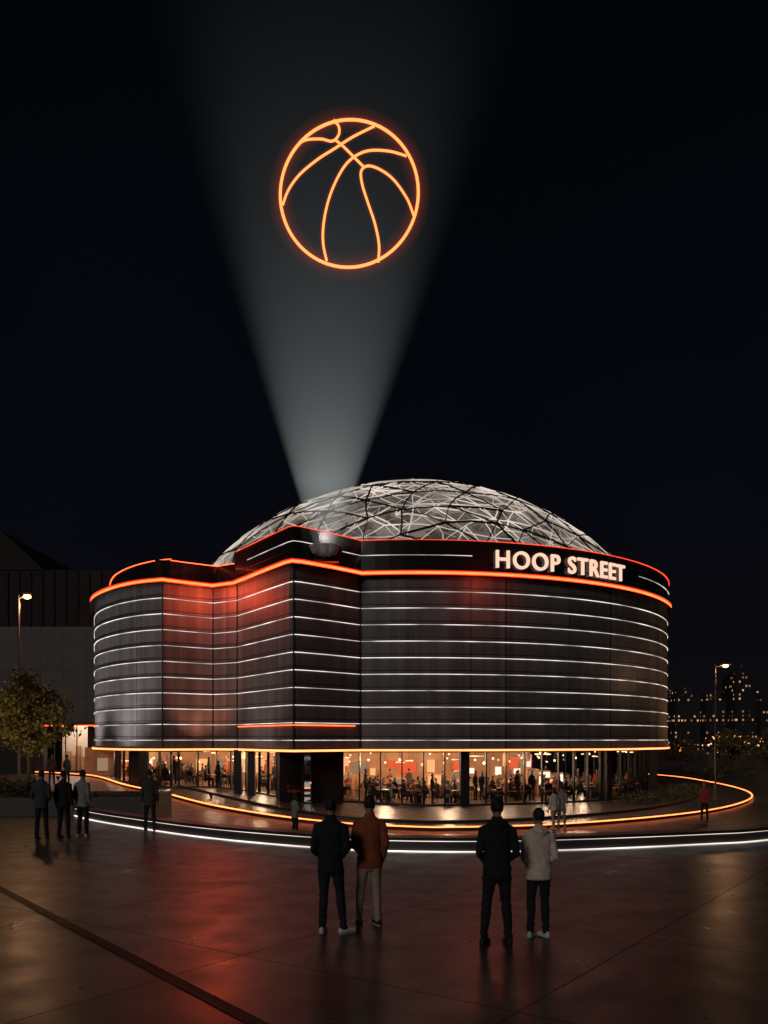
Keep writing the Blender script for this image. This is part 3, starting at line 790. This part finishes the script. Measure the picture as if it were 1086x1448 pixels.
def figure_mesh(name, mats, arms='pocket', feet=((-.12, 0, .15), (.13, 0, -.15)), vox=.013, hood=False, hands=True, seated=False, hairlen=0, lean=0., headturn=0., longcoat=0.):
    """mats order: jacket, trousers, shoes, skin, hair, sole ; height 1.75, facing +Y"""
    vs = []; fs = []; ids = []
    J, PN, SH, SK, HR, SO = range(6); AR = 6
    hz = .93 if not seated else .50
    dz = hz-.93
    T = lambda pts, m_, n_=14: tube(vs, fs, ids, pts, m_, n_)
    for sgn, (fxx, fyy, fa) in zip((-1, 1), feet):
        hip = Vector((.078*sgn, 0, hz-.04)); dirx = math.sin(fa); diry = math.cos(fa)
        if seated:
            kn = Vector((.12*sgn, .42, .50)); an = Vector((.12*sgn, .44, .10)); fy = .44; fx_ = .12*sgn
        else:
            an = Vector((fxx, fyy, .085)); kn = hip.lerp(an, .48)+Vector((0, .03, .02)); fy = fyy; fx_ = fxx
        T([(hip.x, hip.y-.01, hip.z+.03, .092, .112), (*(hip.lerp(kn, .35)+Vector((0,-.006,0))), .082, .092), (*hip.lerp(kn, .75), .067, .075), (*kn, .060, .066), (*(kn.lerp(an, .3)+Vector((0,-.014,0))), .060, .068), (*(kn.lerp(an, .7)+Vector((0,-.006,0))), .050, .056), (*kn.lerp(an, 1.0), .048, .054)], PN)
        h0 = Vector((fx_-dirx*.060, fy-diry*.060, .052)); t0 = Vector((fx_+dirx*.175, fy+diry*.175, .036))
        T([(*h0, .033, .040), (*h0.lerp(t0, .35), .036, .048), (*h0.lerp(t0, .7), .042, .032), (*t0, .034, .022)], SH)
        g0 = h0.copy(); g0.z = .014; g1 = t0.copy(); g1.z = .014
        T([(*g0, .037, .013), (*g0.lerp(g1, .6), .045, .013), (*g1, .036, .012)], SO)
        T([(an.x, an.y, .13, .038, .042), (an.x, an.y, .08, .034, .038)], PN)
    T([(0, -.01, hz-.09, .135, .105), (0, -.015, hz, .155, .118), (0, 0, hz+.08, .14, .10)], PN, 18)
    tor = [(0, -.008, .83-longcoat, .168, .128), (0, -.010, .875, .173, .132), (0, -.004, .92, .165, .123), (0, 0, 1.00, .160, .114), (0, .003, 1.12, .160, .110), (0, -.002, 1.25, .176, .118), (0, -.012, 1.35, .190, .114), (0, -.014, 1.41, .176, .100), (0, -.012, 1.450, .132, .082), (0, -.004, 1.485, .075, .068)]
    T([(x, y+lean*(z-.9), z+dz, a, b) for x, y, z, a, b in tor], J, 20)
    T([(0, -.002+lean*.5, 1.465+dz, .080, .074), (0, .000+lean*.55, 1.525+dz, .066, .066)], AR)
    if hood:
        T([(-.095, -.02, 1.465+dz, .036, .032), (-.075, -.085, 1.465+dz, .047, .044), (0, -.115, 1.46+dz, .057, .052), (.075, -.085, 1.465+dz, .047, .044), (.095, -.02, 1.465+dz, .036, .032)], AR)
        T([(0, -.095, 1.51+dz, .085, .034), (0, -.118, 1.43+dz, .078, .036), (0, -.115, 1.36+dz, .025, .02)], AR)
    hands_l = []
    for sgn in (-1, 1):
        sh = Vector((.166*sgn, -.012+lean*.5, 1.385+dz)); mode = arms if isinstance(arms, str) else arms[0 if sgn < 0 else 1]
        if mode == 'pocket': el = Vector((.222*sgn, -.055, 1.11+dz)); wr = Vector((.130*sgn, .115, .98+dz))
        elif mode == 'side': el = Vector((.213*sgn, -.03, 1.105+dz)); wr = Vector((.222*sgn, .045, .865+dz))
        elif mode == 'hip': el = Vector((.222*sgn, -.055, 1.11+dz)); wr = Vector((.190*sgn, .06, .905+dz))
        elif mode == 'fold': el = Vector((.23*sgn, .02, 1.14+dz)); wr = Vector((.02*sgn, .17, 1.15+dz))
        elif mode == 'phone': el = Vector((.20*sgn, .06, 1.12+dz)); wr = Vector((.10*sgn, .28, 1.24+dz))
        T([(*(sh+Vector((-.05*sgn, 0, .012))), .056, .058), (*sh, .062, .065), (*sh.lerp(el, .4), .056, .060), (*sh.lerp(el, .85), .049, .053), (*el, .047, .050), (*el.lerp(wr, .3), .045, .048), (*el.lerp(wr, .8), .036, .038), (*wr, .033, .034)], AR)
        dr_ = (wr-el).normalized(); T([(*wr, .024, .020), (*(wr+dr_*.03), .023, .018)], SK, 10)
        hands_l.append((sgn, wr+dr_*.035, dr_))
    lx = lean*.6
    T([(0, -.005+lx, 1.47+dz, .052, .054), (0, .0+lx, 1.56+dz, .050, .052)], SK)
    hb = len(vs); hy = .012+lx
    T([(0, hy+.030, 1.530+dz, .030, .036), (0, hy+.020, 1.555+dz, .050, .064), (0, hy+.004, 1.60+dz, .064, .082), (0, hy-.002, 1.65+dz, .070, .090), (0, hy-.006, 1.695+dz, .066, .084), (0, hy-.006, 1.725+dz, .042, .056)], SK, 18)
    T([(0, hy+.080, 1.655+dz, .008, .008), (0, hy+.100, 1.612+dz, .013, .012)], SK, 8)
    T([(-.02, hy+.080, 1.575+dz, .007, .006), (.02, hy+.080, 1.575+dz, .007, .006)], SK, 8)
    for sgn in (-1, 1):
        T([(.070*sgn, hy-.002, 1.65+dz, .010, .018), (.072*sgn, hy-.006, 1.605+dz, .008, .012)], SK, 8)
    T([(0, hy-.034, 1.585+dz-hairlen, .048, .044+hairlen*.1), (0, hy-.026, 1.625+dz, .071, .076), (0, hy-.014, 1.675+dz, .079, .094), (0, hy-.006, 1.715+dz, .073, .089), (0, hy+.0, 1.740+dz, .050, .064)], HR, 18)
    if headturn:
        c = Vector((0, hy, 0)); Mx = Matrix.Rotation(headturn, 3, 'Z')
        for i in range(hb, len(vs)): vs[i] = Mx @ (Vector(vs[i])-c)+c
    me = remesh(vs, fs, vox)
    bv = BVHTree.FromPolygons([tuple(v) for v in vs], fs)
    off = Vector((random.uniform(0, 50), random.uniform(0, 50), 0)); mid = []
    hem = .80+dz-longcoat
    for p in me.polygons:
        q_ = p.center + p.normal*.012
        _, _, i, _ = bv.find_nearest(q_); m_ = ids[i]
        if m_ in (J, PN):
            if seated and p.center.y > .13: m_ = PN
            else: m_ = J if p.center.z > hem else PN
        if m_ == AR: m_ = J
        mid.append(m_)
    vm = {}
    for p, m_ in zip(me.polygons, mid):
        for v in p.vertices: vm[v] = m_
    ncopy = [v.normal.copy() for v in me.vertices]
    for v in me.vertices:
        m_ = vm.get(v.index, 0); z = v.co.z
        if m_ in (J, PN):
            k = 1.0
            if m_ == PN: k = .7+1.2*max(0, 1-abs(z-.16)/.16)+.6*max(0, 1-abs(z-.5)/.12)
            else: k = .9+.9*max(0, 1-abs(z-dz-1.06)/.2)
            q_ = Vector((v.co.x*7, v.co.y*7, v.co.z*(22 if m_ == PN else 14)+v.co.x*10))+off
            v.co += ncopy[v.index]*k*(noise.noise(q_)*.010+noise.noise(q_*2.1)*.005)
            if m_ == J and not seated and abs(v.co.x) < .2 and z < hem+.03: v.co += ncopy[v.index]*.008
        elif m_ == HR:
            v.co += ncopy[v.index]*noise.noise(v.co*38+off)*.007
    V = [v.co.copy() for v in me.vertices]; F = [tuple(p.vertices) for p in me.polygons]
    if hands:
        for sgn, wp, dr_ in hands_l:
            qn = Vector((0, 0, -1)).rotation_difference(dr_).to_matrix(); b0 = len(V)
            fl_ = Matrix.Rotation(math.radians(90)*sgn, 3, 'Z')
            for hv in HV:
                h_ = Vector((hv.x*-1 if sgn > 0 else hv.x, hv.y, hv.z))
                V.append(wp+qn @ (fl_ @ h_))
            for f in HF: F.append(tuple(i+b0 for i in f)); mid.append(SK)
    for sgn in (-1, 1):
        b0 = len(V); bmx = Matrix.Rotation(headturn, 3, 'Z')
        c0 = bmx @ Vector((.028*sgn, .083, 1.652+dz)) + Vector((0, hy, 0))
        for k in range(8):
            a_ = k*math.pi/4; V.append(c0+Vector((.011*math.cos(a_), .004, .006*math.sin(a_))))
        F.append(tuple(range(b0, b0+8))); mid.append(HR)
    out = bpy.data.meshes.new(name); out.from_pydata(V, [], F)
    for m_ in mats: out.materials.append(m_)
    for p, m_ in zip(out.polygons, mid): p.material_index = m_; p.use_smooth = True
    out.update(); return out

def cloth(n_, c, rough=.85): return pmat(n_, c, rough, var=.3, nscale=9, bump=.5, bscale=140)
SKIN = pmat('skin', (.36, .20, .13), .55, var=.1); HAIR = pmat('hair_black', (.012, .009, .008), .5, bump=.6, bscale=90)
SOLE = pmat('shoe_sole', (.6, .57, .52), .6); BLK = cloth('cloth_black', (.010, .010, .011)); DNV = cloth('cloth_navy', (.012, .013, .019))
WSH = cloth('shoe_white', (.7, .66, .6), .6); DSH = cloth('shoe_dark', (.015, .013, .012), .6)
RUST = cloth('jacket_rust', (.30, .07, .027)); BEIG = cloth('trousers_beige', (.42, .30, .21)); CREAM = cloth('hoodie_cream', (.75, .62, .52))
GREY = cloth('cloth_grey', (.06, .057, .055)); LGREY = cloth('cloth_light_grey', (.26, .245, .235)); MAR = cloth('cloth_maroon', (.28, .04, .025)); BRN = cloth('cloth_brown', (.07, .04, .025))
def person(loc, H, mats, rz=0., name='person', **kw):
    e_ = empty(name, loc); e_.rotation_euler = (0, 0, rz); s = H/1.75; e_.scale = (s, s, s)
    o = bpy.data.objects.new('body', figure_mesh('body', mats, **kw)); link(o, e_); return e_
person((-.70, 11.15, 0), 1.78, [BLK, DNV, WSH, SKIN, HAIR, SOLE], -.05, arms='pocket', feet=((-.11, .0, .1), (.17, -.02, .95)), vox=.010, headturn=-.1)
person((-.20, 11.62, 0), 1.77, [RUST, BEIG, DSH, SKIN, HAIR, SOLE], .08, arms=('pocket', 'hip'), feet=((-.15, .0, .25), (.12, 0, -.35)), vox=.010, headturn=.12)
person((1.40, 10.50, 0), 1.82, [BLK, BLK, DSH, SKIN, HAIR, DSH], .0, arms='pocket', feet=((-.16, .02, .45), (.14, 0, -.15)), vox=.010, hood=True)
person((1.99, 10.92, 0), 1.66, [CREAM, BLK, WSH, SKIN, HAIR, SOLE], .05, arms='pocket', feet=((-.11, .02, .5), (.10, .0, -.35)), vox=.010, hood=True, headturn=.2)
person((-8.72, 21.6, 0), 1.76, [GREY, BLK, DSH, SKIN, HAIR, SOLE], .1, arms='pocket', vox=.016)
person((-8.27, 21.9, 0), 1.74, [BLK, BLK, DSH, SKIN, HAIR, SOLE], -.1, arms='side', vox=.016)
person((-7.85, 22.1, 0), 1.75, [LGREY, DNV, WSH, SKIN, HAIR, SOLE], -.3, arms='hip', vox=.016)
person((-6.5, 23.55, 0), 1.70, [GREY, DNV, DSH, SKIN, HAIR, SOLE], .2, arms='side', vox=.016, longcoat=.05)
person((-3.15, 30.0, zg(-3.15)), 1.52, [LGREY, DNV, DSH, SKIN, HAIR, SOLE], -.8, arms='phone', vox=.018, hairlen=.08)
person((7.05, 35.2, -1.2), 1.74, [CREAM, BEIG, WSH, SKIN, HAIR, SOLE], .5, arms='side', vox=.018, hairlen=.12, feet=((-.1, -.15, 0), (.1, .18, 0)))
person((7.45, 35.6, -1.2), 1.84, [LGREY, LGREY, WSH, SKIN, HAIR, SOLE], -.3, arms='pocket', vox=.018)
person((14.7, 38.9, -1.2), 1.82, [MAR, BLK, DSH, SKIN, HAIR, SOLE], 2.6, arms='side', vox=.018)
person((-18.6, 47.5, -.02), 1.75, [BRN, BLK, DSH, SKIN, HAIR, SOLE], .4, arms='side', vox=.02)
person((-18.0, 48.2, -.02), 1.68, [GREY, BLK, DSH, SKIN, HAIR, SOLE], -.4, arms='hip', vox=.02)

# diners inside
crowd = empty('diners_group'); crowd.parent = arena
variants = []
for k, (j, t_) in enumerate([(BLK, DNV), (BRN, BLK), (GREY, BLK), (RUST, DNV), (LGREY, DNV), (DNV, BLK)]):
    ms = [j, t_, DSH, SKIN, HAIR, SOLE]
    variants.append((figure_mesh('seated', ms, seated=True, arms='fold' if k % 2 else 'phone', vox=.03, hands=True), True))
    if k < 4: variants.append((figure_mesh('standing', ms, arms='side' if k % 2 else 'hip', vox=.03), False))
q = MB(); q.lathe((0, 0, 0), [(.24, 0), (.24, .02), (.035, .04), (.03, .71), (.12, .72), (.42, .725), (.42, .755), (.40, .757)], 16); tb = q.obj('t', [pmat('table_wood', (.12, .06, .03), .4)]); TBM = tb.data; bpy.data.objects.remove(tb)
q = MB()
for sx_ in (-.19, .19):
    q.strut((sx_, .2, 0), (sx_, .2, .45), .014); q.strut((sx_, -.2, 0), (sx_*.95, -.22, .85), .014)
q.box(-.21, .21, -.21, .21, .43, .455); q.box(-.19, .19, -.235, -.205, .6, .86)
ch = q.obj('c', [M_frame]); CHM = ch.data; bpy.data.objects.remove(ch)
def inst(me, x, y, rz, nm):
    o = bpy.data.objects.new(nm, me); o.location = (x, y, zg(x)+.032); o.rotation_euler = (0, 0, rz); s = random.uniform(.94, 1.04)
    if nm == 'diner': o.scale = (s, s, s)
    link(o, crowd)
seats = [v for v, s in variants if s]; stands = [v for v, s in variants if not s]
spots = []
tries = 0
while len(spots) < 66 and tries < 5000:
    tries += 1
    if random.random() < .76:
        t = math.radians(random.uniform(-112, -12)); rr = random.uniform(10.6, 17.0); x = CX+rr*math.cos(t); y = CY+rr*math.sin(t)
        if x < -1.0 and y < 51: continue
    else:
        x = random.uniform(-18.5, -6.5); y = 52+max(0, (-13-x))*1.35+random.uniform(0, 4)
    if all((x-a)**2+(y-b)**2 > 1.45**2 for a, b in spots): spots.append((x, y))
for x, y in spots:
    inst(TBM, x, y, 0, 'table'); a0_ = random.uniform(0, 6.28)
    for k in range(random.choice((2, 3, 3))):
        a = a0_+k*2.1; px, py = x+.70*math.cos(a), y+.70*math.sin(a); rz = a+math.pi/2
        inst(CHM, px, py, rz, 'chair')
        if random.random() < .9: inst(random.choice(seats), px, py, rz, 'diner')
    if random.random() < .5:
        a = random.uniform(0, 6.28); inst(random.choice(stands), x+.95*math.cos(a), y+.95*math.sin(a), random.uniform(0, 6.28), 'diner')
print('done', len(bpy.data.objects))
